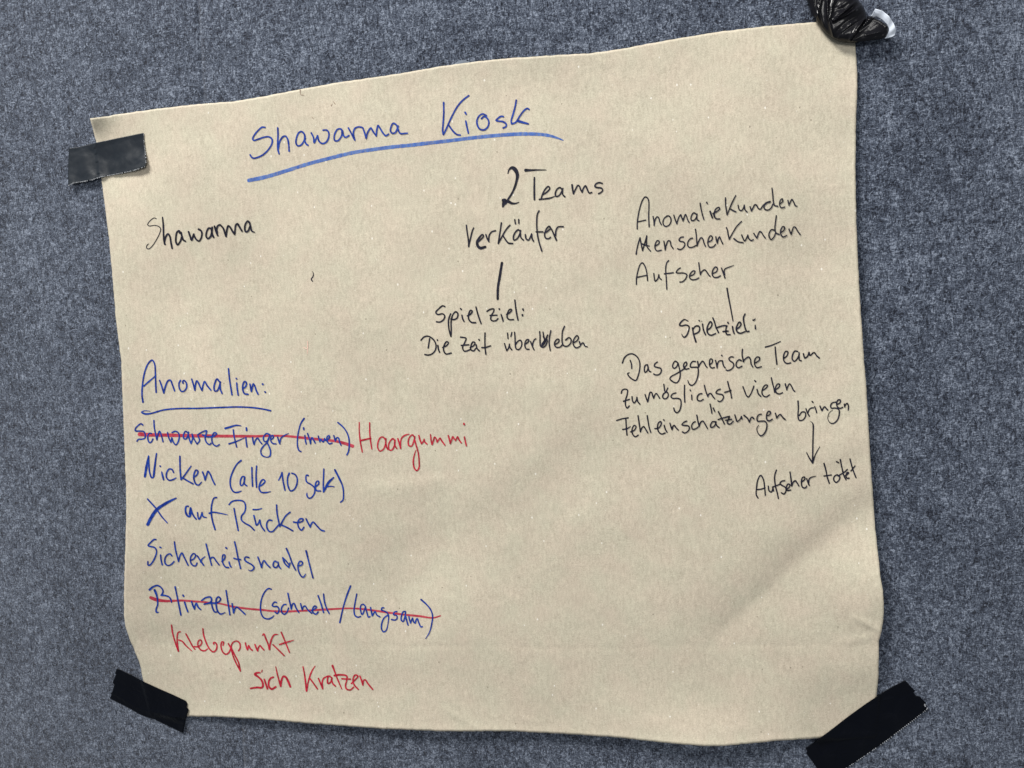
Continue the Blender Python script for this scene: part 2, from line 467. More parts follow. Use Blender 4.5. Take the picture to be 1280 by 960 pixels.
WORDS = [
('strike_through', 'red line through the first list entry', 'red_wash', 3.6, [(A2, '115,222,4.6 200,227,4.4 400,231,4 600,236,4 800,239,3.8 1000,241,3.4 1280,242,3 1400,238,2.6 1560,239,2.6 1740,256,3 1900,273,3.2 2060,289,3 2140,306,3.4 2205,326,3.8 2246,341,4')]),
('strike_through', 'red line through the long lower entry', 'red_wash', 2.4, [(B1, '145,655,3.6 200,676,4 300,690,3 450,685,2.5 560,692 700,702,2 850,718,1.8 950,742 1100,765 1280,781 1360,790 1500,795 1650,788 1800,780 1980,770 2140,763,1.8 2260,770 2400,788 2540,808 2700,828 2840,842 2970,858,2 3045,838,1.4')]),
('handwritten_word', 'blue title word "Shawarma"', 'blue', 2.5, [(T1, '240,286 220,284 190,308 160,345 150,370 158,380 190,372 230,358 265,354 288,368 292,395 270,440 225,485 180,506 155,510 140,500 132,486; 332,290 334,340 332,400 334,450 342,478; 336,440 346,390 370,354 390,350 404,372 412,412 415,458; 532,370 525,335 505,316 485,325 468,365 465,400 478,420 500,415 520,390 532,362; 530,350 528,380 538,405 552,416; 576,326 592,360 597,398 608,375 622,346; 622,350 632,385 655,403 682,395 702,360 703,325 688,306 662,306; 800,330 795,300 770,298 750,325 742,360 748,382 770,382 795,350 804,315; 803,310 810,345 825,358 850,345; 846,290 865,325 882,360 893,378; 890,370 882,325 895,292 920,282 942,285; 950,288 962,320 975,366; 975,366 985,325 1003,295 1010,290 1025,315 1048,348; 1048,348 1052,310 1058,278 1062,272 1078,295 1100,330 1118,346 1138,335; 1205,300 1195,268 1172,256 1155,285 1152,312 1165,328 1185,325 1200,300 1208,275; 1205,290 1212,315 1225,330 1275,328')]),
('underline', 'long streaky blue line under the title', 'blue_wash', 4.3, [(T1, '122,672,4.6 250,645,4.6 400,600 560,550 720,508 880,470 1040,445 1180,427 1278,418 1422,401 1582,383 1742,363 1922,345 2102,334 2222,336,4 2302,345,3.5 2362,362,2.6 2408,380,1.3')]),
('handwritten_word', 'blue title word "Kiosk"', 'blue', 2.6, [(T2, '317,105 318,180 314,250 310,310 315,338; 315,338 330,310 350,265 380,200 420,130 460,85 500,55; 352,265 375,300 400,328 420,340 438,342; 473,176,2.6 481,190,2.8; 478,240,2.6 486,280 497,328; 592,222 612,206 634,220 646,250 636,285 610,304 580,298 562,268 560,232 578,200 602,188 628,200; 752,208 735,205 710,222 698,235 715,240 750,245 772,262 770,280 750,290; 845,88 838,130 822,190 808,240 812,260; 812,260 840,250 870,205 900,165 925,148 938,155; 860,240,3.8 895,250,3.4 932,260,2.6')]),
('handwritten_word', 'black word "Shawarma" left of centre', 'black', 2.7, [(T3, '205,135,1.2 190,130,1.2 160,150,1.2 142,180,1.2 155,188,1.2 190,184,1.2 220,190,1.3 237,208,1.4 230,240,1.3 205,290,1.2 175,335,1.2 150,355,1.2 137,352,1.2 134,335,1.2 148,318,1; 250,125,2 256,180 258,250 262,300 268,322; 265,300 275,265 290,246 303,262 312,310 320,350; 375,240 372,222 355,235 348,270 348,305 360,325 380,300 392,262; 385,235 392,265 402,290 418,300; 440,230 450,260 462,292 470,270 478,248; 478,255 495,285 515,298 530,280 537,245 530,222 512,212; 600,205 585,205 570,235 568,265 580,280 600,265 610,225 612,198; 605,210 612,250 622,270; 628,190 640,230 652,258; 648,240 645,205 655,185 670,180; 672,182 692,205 702,235 712,264; 712,264 718,220 728,188 740,195 758,225 774,248; 774,248 778,215 782,185 795,172 810,195 828,225; 880,165 872,152 855,170 848,205 855,230 872,225 885,195; 882,160 890,190 900,225 920,234,1.4')]),
('handwritten_word', 'black numeral 2 with thick curves', 'black', 4, [(T4, '435,156,1.4 445,127,2.6 465,114,5 488,128,6 504,165,5 496,220,3.8 470,290,3.2 432,350,2.8 398,398,2.4; 400,350,4 412,352,6 412,366,7 404,378,5.5 398,394,2.5; 405,358,5 440,360,4.6 462,372,3.6 490,374,2.6 515,365,1.1')]),
('handwritten_word', 'black word "Teams" by the numeral', 'black', 2.4, [(T4, '564,132,4.6 600,132,3.4 650,130,2.2 714,130,1; 628,185,2.4 627,260,2.8 628,346,2.8; 690,310 720,290 740,265 730,250 708,268 688,305 678,338; 664,344 700,341 745,334 775,322,1.2; 830,275 815,258 795,268 780,300 785,322 805,318 825,290 835,265; 832,275 835,310 850,325; 902,238,2.8 905,265,2.8 912,303; 912,303 930,265 945,242 955,248 965,275 975,292; 975,292 985,262 1000,245 1012,270 1028,298 1045,294,2.6; 1122,228 1100,222 1075,232 1068,250 1085,258 1115,262 1125,278 1110,295 1095,302')]),
('handwritten_word', 'black word "Verkäufer"', 'black', 2.3, [(T4, '133,532 140,590 148,640 150,688; 150,688 165,620 178,570 186,552; 215,655,2.6 240,635 258,610 250,600 228,622,3 212,655,4 215,680,4.4 235,698,4.6 270,690,4; 275,600 285,630 298,652; 296,640 300,605 318,580 345,572; 388,515 380,570 372,620 365,665; 365,665 395,610 425,560 450,532; 398,605 420,640 440,662 470,665; 525,575 510,565 485,590 475,620 480,640 500,632 520,600 528,570; 525,590 530,622 548,640; 485,492 490,522; 514,490 515,518; 562,600 568,630 585,640 600,615 608,595; 608,600 612,630 622,648; 662,428 650,450 645,520 648,580 658,640 672,690 682,720; 640,580 690,580; 700,590 725,575 745,552 735,540 715,560 702,600 710,625 730,630 745,620; 752,560 768,595 788,640,2.8; 782,605 785,570 800,545 838,542')]),
('connecting_line', 'thick black line in the middle column', 'black', 3.7, [(T5, '741,50,3.6 725,150,4 712,230,3.8 710,312,3.7')]),
('handwritten_word', 'black word "Spiel" in the middle column', 'black', 2.3, [(T5, '326,368 310,362 280,385 260,410 275,425 310,420 325,435 318,460 290,480 265,478; 368,420 355,455 352,490 358,545 370,585; 370,585 372,540 372,470 385,425 405,405 420,418 415,450 390,462 370,458; 440,382,2.4 446,389; 450,430 455,455 465,475; 490,435 515,420 525,400 512,395 500,420 500,460 520,482 550,485; 552,370 565,420 578,460 590,492')]),
('handwritten_word', 'black word "ziel" in the middle column', 'black', 2.3, [(T5, '632,402 655,388 682,385 680,405 665,430 660,460 675,472 700,468 712,455; 655,432 705,430; 721,383,2.4 723,389; 735,425 742,445 750,474; 775,425 800,410 812,390 798,388 782,415 780,448 795,462 825,462; 835,320 842,380 850,430 858,466; 894,386,2.8 897,395; 890,428,3 891,434')]),
('handwritten_word', 'black word "Die"', 'black', 2.2, [(T5, '152,612 175,588 205,583 240,605 260,640 258,680 235,710 205,720 180,716; 215,600 210,635 205,668; 271,609,2.4 273,614; 275,650 280,680 288,700; 310,665 340,650 352,630 340,622 320,650 318,690 335,712 372,705')]),
('handwritten_word', 'black word "Zeit"', 'black', 2.2, [(T5, '440,590 460,592 480,598 470,630 455,665 465,690 480,692 510,680; 445,650 500,645; 510,665 535,652 545,630 530,625 515,655 515,680 535,690 550,672; 573,606,2.2 577,612; 553,645 560,672 577,690'), (T6, '50,130 48,200 50,270 58,342; 18,275 50,275 105,258')]),
('handwritten_word', 'black word "überleben" with one letter scribbled over', 'black', 2.1, [(T6, '245,235 255,270 268,308; 268,308 285,280 295,240; 293,245 300,275 318,298; 275,130 280,185; 318,125 308,165; 345,122 350,180 352,235 360,285 385,296 410,270 418,230 405,202 380,210 358,240; 455,240 480,220 488,198 470,195 450,225 450,265 465,290 490,292; 505,215 520,255 540,298; 525,260 530,225 545,195 558,188; 596,115 600,160 600,220 605,260 630,272 655,255 672,215 668,190 645,205 620,240; 630,120 636,160 645,200,2.6 632,240,3; 632,165 655,215,2.6; 676,150 645,225,3.4 620,255,3 612,262; 708,105 695,170 692,240 702,305; 750,245 785,220 790,195 775,190 750,215 745,250 765,272 800,270 820,250; 845,62 825,110 820,170 822,225 840,258 875,260 905,230 910,195 890,175 855,200; 940,225 970,205 985,175 970,155 945,180 930,225 940,260 965,278 1000,262; 993,215 1005,252; 1005,250 1020,232 1032,228 1048,258 1075,268,1.5')]),
('handwritten_word', 'black word "Anomaliekunden"', 'black', 2.0, [(T7, '122,378 122,330 132,250 150,170 172,110 195,82 215,90 228,120 230,180 228,260 232,358; 125,312 160,305 200,296; 268,262 275,300 278,345; 278,345 285,300 305,265 320,275 330,310 345,338; 395,262 375,275 360,310 365,340 385,354 412,345 432,315 432,280 415,258 395,258; 460,250 472,290 488,330; 488,330 498,290 515,255 525,245 530,265 545,300; 545,305 555,270 568,242 578,262 586,290 602,318; 665,240 645,228 628,245 618,280 625,300 650,295 668,270 675,240; 672,255 675,290 692,302; 703,140 712,195 725,250 738,290; 763,132,2.4 771,145; 795,215,2.6 803,240,2.8 816,274,2.6; 820,235 860,215 885,190 875,178 850,190 835,225,2.4 832,255,2.6 850,282 885,285; 937,90 938,150 945,205 952,248; 952,248 975,190 1005,120 1032,70'), (T8, '247,232 272,246 295,256; 315,195 325,235 345,245 365,220 372,195; 372,200 378,235 398,258; 425,208 438,248; 438,248 455,215 470,190 485,195 500,222 520,232 540,205 575,172 612,160; 612,165 580,175 555,205 560,230 590,240 620,220 635,185; 628,38 635,100 640,160 650,195 682,205; 705,180 728,160 722,135 705,150 698,190 712,218 745,212; 775,150 785,195; 785,195 800,160 812,140 830,170 845,200 862,204,1.4')]),
('handwritten_word', 'black word "Menschenkunden" with a scratched first letter', 'black', 2.0, [(T7, '112,610,2.4 118,570 135,500 148,458; 148,458 155,500 165,550 172,578; 172,578 185,530 200,480 210,440; 210,440 208,490 212,540 245,582; 160,512 200,528,2.4 232,535; 290,535 320,515 325,492 308,485 288,520 288,560 305,580 345,574; 368,490 375,530 380,572; 380,572 392,520 410,485 425,490 435,530 455,560; 548,452 525,455 508,480 520,492 550,498 562,520 548,550 520,568 495,560; 632,462 610,470 590,500 588,530 605,548 635,545 665,530; 660,380 668,440 672,500 675,535; 675,535 690,490 712,458 728,470 738,505 752,538; 775,500 810,480 815,450 798,440 778,475 775,520 790,545 825,542 845,520; 848,450 855,490 862,510; 862,510 870,470 882,450 895,480 912,515; 945,365 955,390 962,430 972,472; 972,472 1000,420 1040,355 1085,308'), (T8, '276,504,2.4 315,532 360,541; 348,470 360,500 375,525 392,500 405,470; 405,475 415,505 440,522 455,512; 460,455 475,480 490,500; 490,500 500,465 515,438 530,445 548,475 568,500; 650,425 625,420 605,445 600,480 620,512 645,490 662,450; 668,292 660,350 655,410 665,450 695,465; 705,450 735,430 745,400 730,392 710,420 710,465 730,488 765,475; 785,415 800,455 805,465; 805,465 815,430 830,395 845,400 862,430 888,466')]),
('handwritten_word', 'black word "Aufseher" at the end of the right column list', 'black', 2.0, [(T7, '115,890 115,840 130,760 150,705 168,690 190,715 208,770 218,855; 118,825 165,815 210,805; 275,790 280,830 288,860 310,840 322,800; 322,805 328,830 345,845; 412,670 395,690 385,740 390,830 395,935; 372,792 455,782; 520,738 500,750 482,780 500,785 550,785 580,800 570,835 540,865 515,868; 605,815 645,795 655,768 638,765 610,795 605,825 625,845 660,845 690,830; 690,690 698,750 705,800; 705,800 720,770 745,755 765,775 780,800 795,815; 820,790 855,770 862,740 845,728 822,755 815,800 835,825 870,822 890,810; 900,740 915,780 932,830,2.4; 930,800 925,765 935,745 970,730,1.8 1013,714,0.9')]),
('connecting_line', 'thin black line in the right column', 'black', 2.3, [(T9, '630,82,2.4 645,170,2.4 668,290,2.2 690,410,1.8')]),
('handwritten_word', 'black word "Spielziel" in the right column', 'black', 2.3, [(T9, '240,410,1.6 205,395,2 175,415 155,450 175,458 220,450 250,465 245,510 225,555 205,572 185,560,1.6 178,540,1.2; 285,480,2.8 295,540 310,590,2.8 319,618,3; 290,490 315,462 345,460 358,485 345,520 305,540; 350,403,2.2 354,409; 374,409,1 379,413,1; 385,440 395,500 415,548; 430,500 462,480 480,440 465,415 445,440 430,490 440,535 470,552 515,535; 488,378 505,420 520,470 545,525; 520,480 560,465 605,455 630,460; 625,460 618,510 630,545 660,545; 590,515 640,510; 638,424,2.6 644,432; 685,465 690,500 702,535; 725,490 755,470 770,435 755,420 735,445 722,490 735,520 765,532 810,515; 810,340 795,375 800,430 815,490 830,515 850,512; 890,400,2.4 900,400,2.4 912,388,1.6; 912,450,1.4 913,470,2 915,487,2.8')]),
('handwritten_word', 'black word "Das"', 'black', 2.1, [(T10, '95,250 115,200 150,170 190,165 230,190 255,240 255,310 240,370 220,410 190,400 155,370 145,345 160,338,1.2; 168,225 180,260 182,300; 325,265 308,270 298,305 305,335 322,325 335,285; 328,265 335,300 345,325 358,330; 418,240 395,258 392,280 420,290 450,300 455,325 435,355 400,358 385,350')]),
('handwritten_word', 'black word "gegnerische"', 'black', 2.1, [(T10, '605,245 585,232 565,255 560,285 575,298 595,285 610,250; 610,250 622,300 630,350 620,405 595,432 560,420 535,395 545,375 590,350 640,320 675,295; 665,290 690,265 685,240 668,250 660,280 675,305 710,300; 770,235 745,235 725,260 725,285 760,288 790,290 797,320 790,380 770,430 740,455 715,445 700,410,1.3; 790,235 800,285; 800,285 815,255 835,232 850,245 865,275 878,290; 900,265 925,245 925,215 908,212 900,240 905,280 925,295 945,290; 955,225 965,260 970,295; 970,290 975,255 990,230 1010,228; 1012,177 1016,182'), (T11, '170,265 180,310 195,330; 272,232 250,228 230,245 240,265 268,285 275,310 250,345 215,355 205,350; 345,265 325,255 300,280 298,315 320,330 350,315; 355,158 352,210 365,275; 362,270 385,245 412,230 428,250 435,295 450,322; 475,285 510,260 512,235 490,230 470,255 468,300 490,328 530,320')]),
('handwritten_word', 'black word "Team"', 'black', 2.2, [(T11, '566,139,2.2 620,124,2.2 705,88,1.6; 657,138 662,200 673,298; 735,245 765,220 775,185 755,178 735,220 740,270 765,290 800,285; 865,180 840,175 820,205 815,250 835,270 862,245 880,205; 878,190 878,230 882,260 898,265; 918,200 924,225 932,241; 932,241 955,225 970,188; 970,188 978,215 988,212; 988,212 1008,192 1020,190 1040,218 1065,240')]),
('handwritten_word', 'black word "zu"', 'black', 2.1, [(T10, '85,528 95,500 120,490 142,498 140,540 125,590 125,640 140,665 160,645; 105,602 160,585; 185,560 190,600 205,618 225,590 230,565; 230,570 238,605 258,630')]),
('handwritten_word', 'black word "möglichst"', 'black', 2.1, [(T10, '305,540 318,580 330,608; 330,608 340,560 352,520 365,520 375,550 385,575; 385,575 395,545 408,530 425,550 440,575; 495,520 475,535 468,565 485,580 508,572 520,545 510,520 490,518; 478,445 482,475 485,505; 515,480 500,512; 590,525 560,535 545,560 560,575 600,575 630,585 638,630 625,685 602,708 580,695 570,665; 670,455 668,520 672,610; 721,498 725,505; 735,545 738,588; 830,532 808,535 788,560 790,590 815,600 842,585; 853,455 865,505 885,560; 885,560 895,535 912,530 930,555 948,578; 1000,490 975,500 960,525 985,535 1015,540 1030,560 1015,595 990,605 978,598; 1068,420 1080,470 1095,520 1105,572; 1040,520 1080,508 1098,500')]),
('handwritten_word', 'black word "vielen"', 'black', 2.1, [(T11, '360,505 375,545 395,590 410,600 430,575 450,530 460,500; 468,448 478,458; 490,530 502,570 525,595; 540,540 570,520 588,495 570,488 545,515 535,560 550,590 575,598 605,580; 622,422 632,470 645,520 652,556; 665,530 695,505 698,482 680,480 660,515 668,560 695,572 725,560; 750,478 765,535; 765,530 775,500 790,478 808,500 825,535 838,548')]),
('handwritten_word', 'black word "Fehleinschätzungen"', 'black', 2.1, [(T10, '42,780 90,765 150,755; 128,770 132,840 138,915; 98,862 140,855 170,835,1.3; 172,885 205,870 222,835 205,825 185,860 190,905 215,930 242,915; 240,735 250,800 262,885; 262,885 275,850 292,835 310,860 330,895; 325,735 335,800 345,850 358,890; 395,855 430,850 455,810 450,790 430,800 420,850 435,890 460,905 490,895; 477,773 481,779; 482,825 492,860 508,888; 535,805 548,850 555,865; 555,865 565,830 575,825 590,845 612,868; 690,785 665,795 645,820 665,825 705,830 715,850 700,880 670,895 650,885; 768,790 750,800 735,830 745,860 775,855 795,840; 783,730 792,780 805,835; 805,830 820,795 838,785 860,815 882,855; 950,790 930,790 912,815 912,840 935,840 955,815 960,790; 955,800 970,830 990,845; 905,628 915,670 922,712; 935,665 948,695'), (T11, '133,735 160,790 188,848; 130,808 170,795 235,778; 235,778 225,810 215,840 240,850 270,825; 200,815 255,805; 285,765 295,800 305,825 330,810 346,780; 346,780 352,803; 368,768 400,795 420,832; 420,832 432,795 445,785 462,802; 528,758 505,765 490,790 495,822 530,822 565,825 580,850 575,900 550,945 525,958 500,935,1.5 488,890,1.3 505,860,1.2; 580,775 610,760 612,735 595,732 578,765 582,810 605,820 630,805; 660,750 672,795; 672,795 690,770 705,760 725,785 750,808')]),
('handwritten_word', 'black word "bringen" at the right edge', 'black', 2.1, [(T12, '405,128,2.3 408,180 405,240 415,272 440,270 462,240 458,212 435,210 415,235; 465,185 475,215 490,240; 480,215 490,190 505,180 520,178; 511,131,2.3 518,138; 530,170 540,195 545,215; 570,165 580,190 585,200; 585,200 598,175 605,170 618,185 628,195; 690,135 665,140 650,160 655,180 685,180 710,190 715,220 700,270 670,295 645,290,1.3 628,255,1 640,215,1 665,195,0.9; 695,155 720,140 722,120 708,118 695,140 700,170 720,182 740,175; 752,150 756,172; 756,165 765,150 775,145 783,165 782,195')]),
('arrow', 'black arrow pointing down near the right edge', 'black', 2.2, [(T12, '500,280,0.9 510,288,1.2 518,302,2.2 518,380,2.2 516,480,2.2 515,572,2.3; 470,515,1.6 490,555,2.2 515,592,2.4; 515,592,2.4 535,530,1.8 568,470,1')]),
('handwritten_word', 'black word "Aufseher" below the arrow', 'black', 2.1, [(T12, '105,855 92,830 95,770 105,715 125,685 145,715 155,780 160,835; 95,792 130,788 158,778; 182,765 188,800 205,810 218,780; 215,775 222,802; 243,645 230,690 235,760 250,820 258,858; 215,772 270,752; 305,725 285,728 270,745 285,760 310,775 315,800 300,825 280,815; 318,790 338,775 345,755 330,750 318,775 325,798 350,795; 345,660 352,710 358,765; 358,765 370,735 385,725 400,745 412,765; 432,735 455,715 455,698 440,700 430,735 440,775 462,778 470,765; 470,710 480,740 490,760; 485,740 488,715 500,702 540,690,1')]),
('handwritten_word', 'black word "tötet"', 'black', 2.1, [(T12, '600,595,2.4 615,650 625,700 640,745; 600,690 655,682; 700,680 680,690 672,715 690,738 712,722 718,695 700,680; 694,582 710,590; 722,566 735,630 750,690 765,718; 705,690 760,655 775,640; 752,690 772,680 785,665 775,662 765,690 772,706 788,706; 795,562 810,620 825,665 840,702; 802,652 832,615')]),
('handwritten_word', 'blue heading "Anomalien"', 'blue', 2.4, [(A1, '97,445,2.6 88,380 95,270 115,170 145,100 178,72 200,105 207,190 210,280 214,358; 105,302 140,270 205,215,1.8; 245,252 262,300 282,365; 282,365 295,310 320,255 340,250 358,290 378,345; 430,252 418,275 420,320 440,350 465,345 484,315 482,275 460,252 450,262 454,278; 530,240 545,290 558,340; 558,340 565,285 575,255 590,275 605,310 622,342; 622,342 632,290 645,262 665,295 700,338; 775,262 755,238 738,270 728,310 735,345 755,345 775,305 785,265; 782,280 785,330 800,368; 857,148 866,240 878,320 888,380; 925,234 930,239; 930,275 935,330 943,382; 985,325 1010,305 1015,270 1000,262 985,290 985,340 1000,370 1030,375; 1048,285 1060,350; 1060,350 1070,305 1078,282 1090,300 1103,340 1120,375; 1159,284,2.8 1163,287,2.8; 1181,353,2.8 1185,357,2.8')]),
('underline', 'blue line under the heading on the left', 'blue', 2.4, [(A1, '160,525,0.8 110,522,1.3 84,535,2 120,550,2.6 170,545,2.5 280,515,2.4 400,503 600,500 800,492 950,488 1080,495 1170,508 1232,522')]),
('handwritten_word', 'blue struck out word "schwarze"', 'blue', 2.2, [(A2, '148,130 130,117 100,135 72,170 75,188 110,190 155,195 172,225 165,262 130,272 105,272 88,292; 235,215 215,212 198,235 200,280 215,306 232,300 248,270; 258,85 262,150 275,220 288,278; 288,278 300,225 315,190 330,225 350,298; 395,205 408,260 428,302; 428,302 437,258; 437,258 455,305 478,328 500,300 512,240 500,205 470,192 440,205; 595,205 575,192 555,225 558,265 580,268 600,230 605,200; 600,215 615,280 630,315; 630,315 645,260 640,220; 640,220 660,270 690,320; 690,320 715,285 700,240; 695,228 740,200 785,187 780,215 770,260 785,305 815,325 830,312; 745,228 790,248 850,243; 800,248 850,245 885,215 865,205 845,230 838,290 860,330 890,340 912,325')]),
('handwritten_word', 'blue struck out word "Finger"', 'blue', 2.2, [(A2, '972,163,3 1020,150,3 1080,133,2.4 1130,138,1.4; 1052,178 1062,250 1086,350; 1010,318,2.6 1080,295 1165,258,1.1; 1183,158,2.6 1186,184,2.6; 1178,255 1182,300 1190,350'), (A3, '205,255 212,300 220,325; 220,325 235,280 255,260 275,290 298,318; 368,222 345,215 322,235 312,265 325,295 350,290 368,255 378,225; 375,235 352,300 310,345 288,385 298,430 350,452,1.5 378,440 385,395 370,345 350,305; 390,275 412,258 408,235 392,240 388,290 410,315 438,318; 455,250 470,300 478,318; 478,300 490,260 520,235,1.8 566,213,1')]),
('handwritten_word', 'blue struck out word "innen" in brackets', 'blue', 2.2, [(A3, '720,65,2.8 690,110 668,180 655,260 655,340 670,385 690,396; 715,158,2.6 718,176,2.6; 728,235 735,290 742,320; 755,215 770,260 785,318; 785,318 790,270 800,255 815,280 832,310; 862,240 870,270 878,298; 878,298 890,270 900,290 912,300 925,268; 925,265 938,285 975,255 970,235 950,250 950,290 975,318 1000,310; 1018,235 1032,290; 1032,290 1050,255 1065,260 1075,300 1090,332; 1058,105 1100,140 1140,190 1165,250 1172,320 1165,390 1148,428')]),
('handwritten_word', 'red word "Haargummi"', 'red', 2.2, [(A4, '112,65,1.8 112,150,1.8 122,250 142,360; 216,68,2.2 218,180 228,270 238,330,1.8; 124,246,2.8 170,235,2.8 228,222,2.2; 375,240 350,210 325,215 300,260 298,320 318,350 350,335 375,280 378,225; 375,260 385,310 398,335; 465,245 450,225 425,245 405,290 410,335 435,342 460,305 470,240; 465,260 470,300 488,325; 498,225 512,275 526,325; 526,325 525,260 540,215 575,190 610,180,1.3; 665,215 645,188 620,205 602,250 608,295 635,300 655,260 668,205; 665,235 680,290 700,360 710,440 708,520 688,546 665,525 652,460 665,380,1.7 680,340,1.1; 708,195 720,240 735,278; 735,275 752,255 762,232; 760,240 770,262 790,280; 825,185 830,240 840,285; 840,285 855,240 865,210 880,225 890,255; 890,260 905,240 920,220 935,245 968,290; 1002,195 1015,240 1022,275; 1022,275 1035,240 1048,205 1060,225 1075,245; 1075,245 1088,220 1095,205 1108,235 1132,268; 1159,74,2.6 1161,84,3; 1163,210 1172,250 1183,298')]),
('handwritten_word', 'blue word "Nicken"', 'blue', 2.4, [(A2, '168,645,3.4 180,570,3.8 192,500,3 205,440,2.2; 205,440 208,520 215,600 235,655 250,655 258,632; 256,640,3 265,560,3 275,480,2.6 284,415,2.2; 319,539,2.4 324,544; 336,600,2.2 346,640,2.8 355,676,2.6; 455,605 440,575 410,570 385,610 385,655 410,682 450,675 480,658,1.5; 518,442,2.6 519,520,2.6 522,600 530,675; 530,675 560,640 595,590 630,540,1.8; 545,658 590,685 650,718; 655,655 690,625 698,590 680,580 660,615 658,670 680,722 705,730 735,700,1.6; 745,600 760,640 770,680; 770,680 785,630 800,592 820,620 845,680 868,725')]),
('handwritten_word', 'blue word "alle" after an opening bracket', 'blue', 2.4, [(A2, '1130,485,2.8 1090,520 1050,590 1022,680 1030,760 1060,800 1100,802 1132,790,1.4'), (A3, '125,648 105,645 85,680 85,730 100,735 120,700 128,655; 122,665 125,720 148,738; 198,555 200,640 205,742; 245,540 240,640 245,752; 272,745 310,720 330,690 310,675 285,700 270,760 290,800 330,806 385,796,1.3')]),
('handwritten_word', 'blue number 10', 'blue', 2.4, [(A3, '465,682,1.8 485,645 500,605; 500,605 510,690 530,782; 572,612 555,660 560,740 585,788 620,775 648,720 650,660 630,625 598,612')]),
('handwritten_word', 'blue word "Sek" before a closing bracket', 'blue', 2.3, [(A3, '760,635,2.8 745,630 738,660 748,700 790,725 825,760 825,810 790,858 765,860 748,830 750,810,1.4; 840,745 868,715 862,690 842,700 832,745 845,785 885,790; 918,570 915,650 912,720 915,795; 915,798,2.6 930,770,3.2 965,705,3.8 1015,655,2.6; 945,748 985,742,1.8 1022,748,1.3'), (A6, '1108,138,2.8 1150,220,2.8 1185,300 1195,380 1188,440 1165,462')]),
('handwritten_word', 'blue letter X with one thick stroke', 'blue', 3, [(A5, '115,430,2.4 200,525,2.4 260,610,2.2 312,668,1.8; 117,684,4.8 150,618,5 205,538,4.8 280,484,4.4 340,450,3.6 400,421,2.4')]),
('handwritten_word', 'blue word "auf" with a heavy first letter', 'blue', 2.4, [(A5, '522,502,2.4 503,504,2.6 494,545,2.8 510,592,3 535,605,3 552,560,2.6; 545,520,3 538,580,4; 548,525 570,590 600,630; 615,565 620,610 630,632 645,610 660,565; 660,570 670,605 705,615,1.6; 805,415 780,420 758,480 752,560 762,640 790,735,2.6; 732,572 770,562 830,570,2 915,588,1')]),
('handwritten_word', 'blue word "Rücken"', 'blue', 2.4, [(A5, '930,485 960,455 1020,443 1075,455 1095,500 1085,560 1055,600 1055,640 1090,672 1140,700 1182,742; 980,525 995,610 1022,745'), (A6, '290,535,2.6 330,536,2.4 378,525,1.4; 298,595 312,650 325,692 345,670 358,640; 358,650 372,700 405,748; 478,645 450,640 428,670 430,720 455,755 485,755 515,725 545,690; 525,490 530,570 545,650 558,705; 558,705 585,650 620,595 660,562; 575,690 630,715 688,748; 695,660 740,665 785,650 790,630 760,628 738,660 745,710 775,742 798,712; 820,628 840,670 862,710; 862,705 875,675 890,660 930,700 970,740 1002,750')]),
('handwritten_word', 'blue word "Sicherheitsnadel"', 'blue', 2.3, [(B1, '198,75 180,75 145,105 120,135 145,145 185,155 205,190 195,240 165,300 135,332 120,330 118,295; 238,151,2.4 250,156; 245,230 250,280 262,328; 358,238 340,218 310,230 288,270 292,315 320,335 350,325 380,295; 383,98 395,180 425,295; 425,295 440,235 458,210 480,250 520,332; 545,285 580,265 595,230 575,215 548,245 545,300 570,335 595,338 610,310; 612,238 640,280 675,332; 645,300 660,270 690,245,1.3; 700,120 720,200 755,332; 740,275 755,255 775,255 800,290 830,328; 858,295 885,265 888,230 872,228 862,260 868,310 895,350 925,355; 898,156,2.6 907,164; 930,300 938,330 950,350; 985,98 1000,160 1020,260 1045,365; 978,262 1010,272 1045,275; 1128,255 1095,250 1085,275 1110,300 1155,325 1180,355 1165,380 1140,388,1.5 1122,378,1'), (B2, '418,250 440,310 455,355; 455,355 465,305 480,285 505,320 540,355; 605,300 590,290 572,315 575,345 600,355 625,325; 620,300 625,335 645,365; 668,258,2.6 685,310 728,355; 668,258 700,290 732,330; 725,352 740,310; 703,165,2.6 735,240 760,310 795,380; 820,340 860,325 862,300 840,292 820,325 825,390 855,445 875,450 895,420,1.4; 900,188,2.8 925,290 968,458')]),
('handwritten_word', 'blue struck out word "Blinzeln"', 'blue', 2.4, [(B1, '135,577,3.6 170,548,3 215,535,2.6 255,560 270,595 255,630; 250,632 290,635 330,650 350,680 355,705,1.6; 185,580,3.4 205,630,3 215,680 215,730 200,775 205,802 225,802,1.3; 390,548 410,640 430,740 448,830; 469,631,2.6 476,643; 485,700 500,750 518,798; 555,695 570,740 585,772; 585,770 590,735 602,712 620,750 645,775; 655,685 700,655 745,652 755,680 745,700 680,722; 680,722 740,712 800,710; 752,700 765,760 785,798 805,800; 780,712 825,700 845,670 825,648 805,665 800,720 815,790 845,820 890,805,1.6; 900,585 915,680 938,828; 960,715 975,810; 975,810 990,765 1005,750 1040,775 1090,822')]),
('handwritten_word', 'blue struck out word "schnell" after a bracket', 'blue', 2.3, [(B2, '552,572 525,565 490,595 458,660 445,740 450,810 475,855 520,870 555,858 580,835,1.3; 605,705 585,700 562,735 580,745 610,745 628,765 625,800 610,815 590,800; 700,725 680,725 655,760 658,805 685,822 710,800 725,760; 718,612 735,690 752,770; 752,770 765,720 780,715 800,760 828,805; 845,715 855,755 862,778; 862,778 875,745 890,740 915,775 955,812; 955,785 990,768 1005,750 985,740 965,770 970,805 1000,822 1020,800; 1020,635 1050,720 1075,805; 1075,620 1085,700 1110,775 1132,815')]),
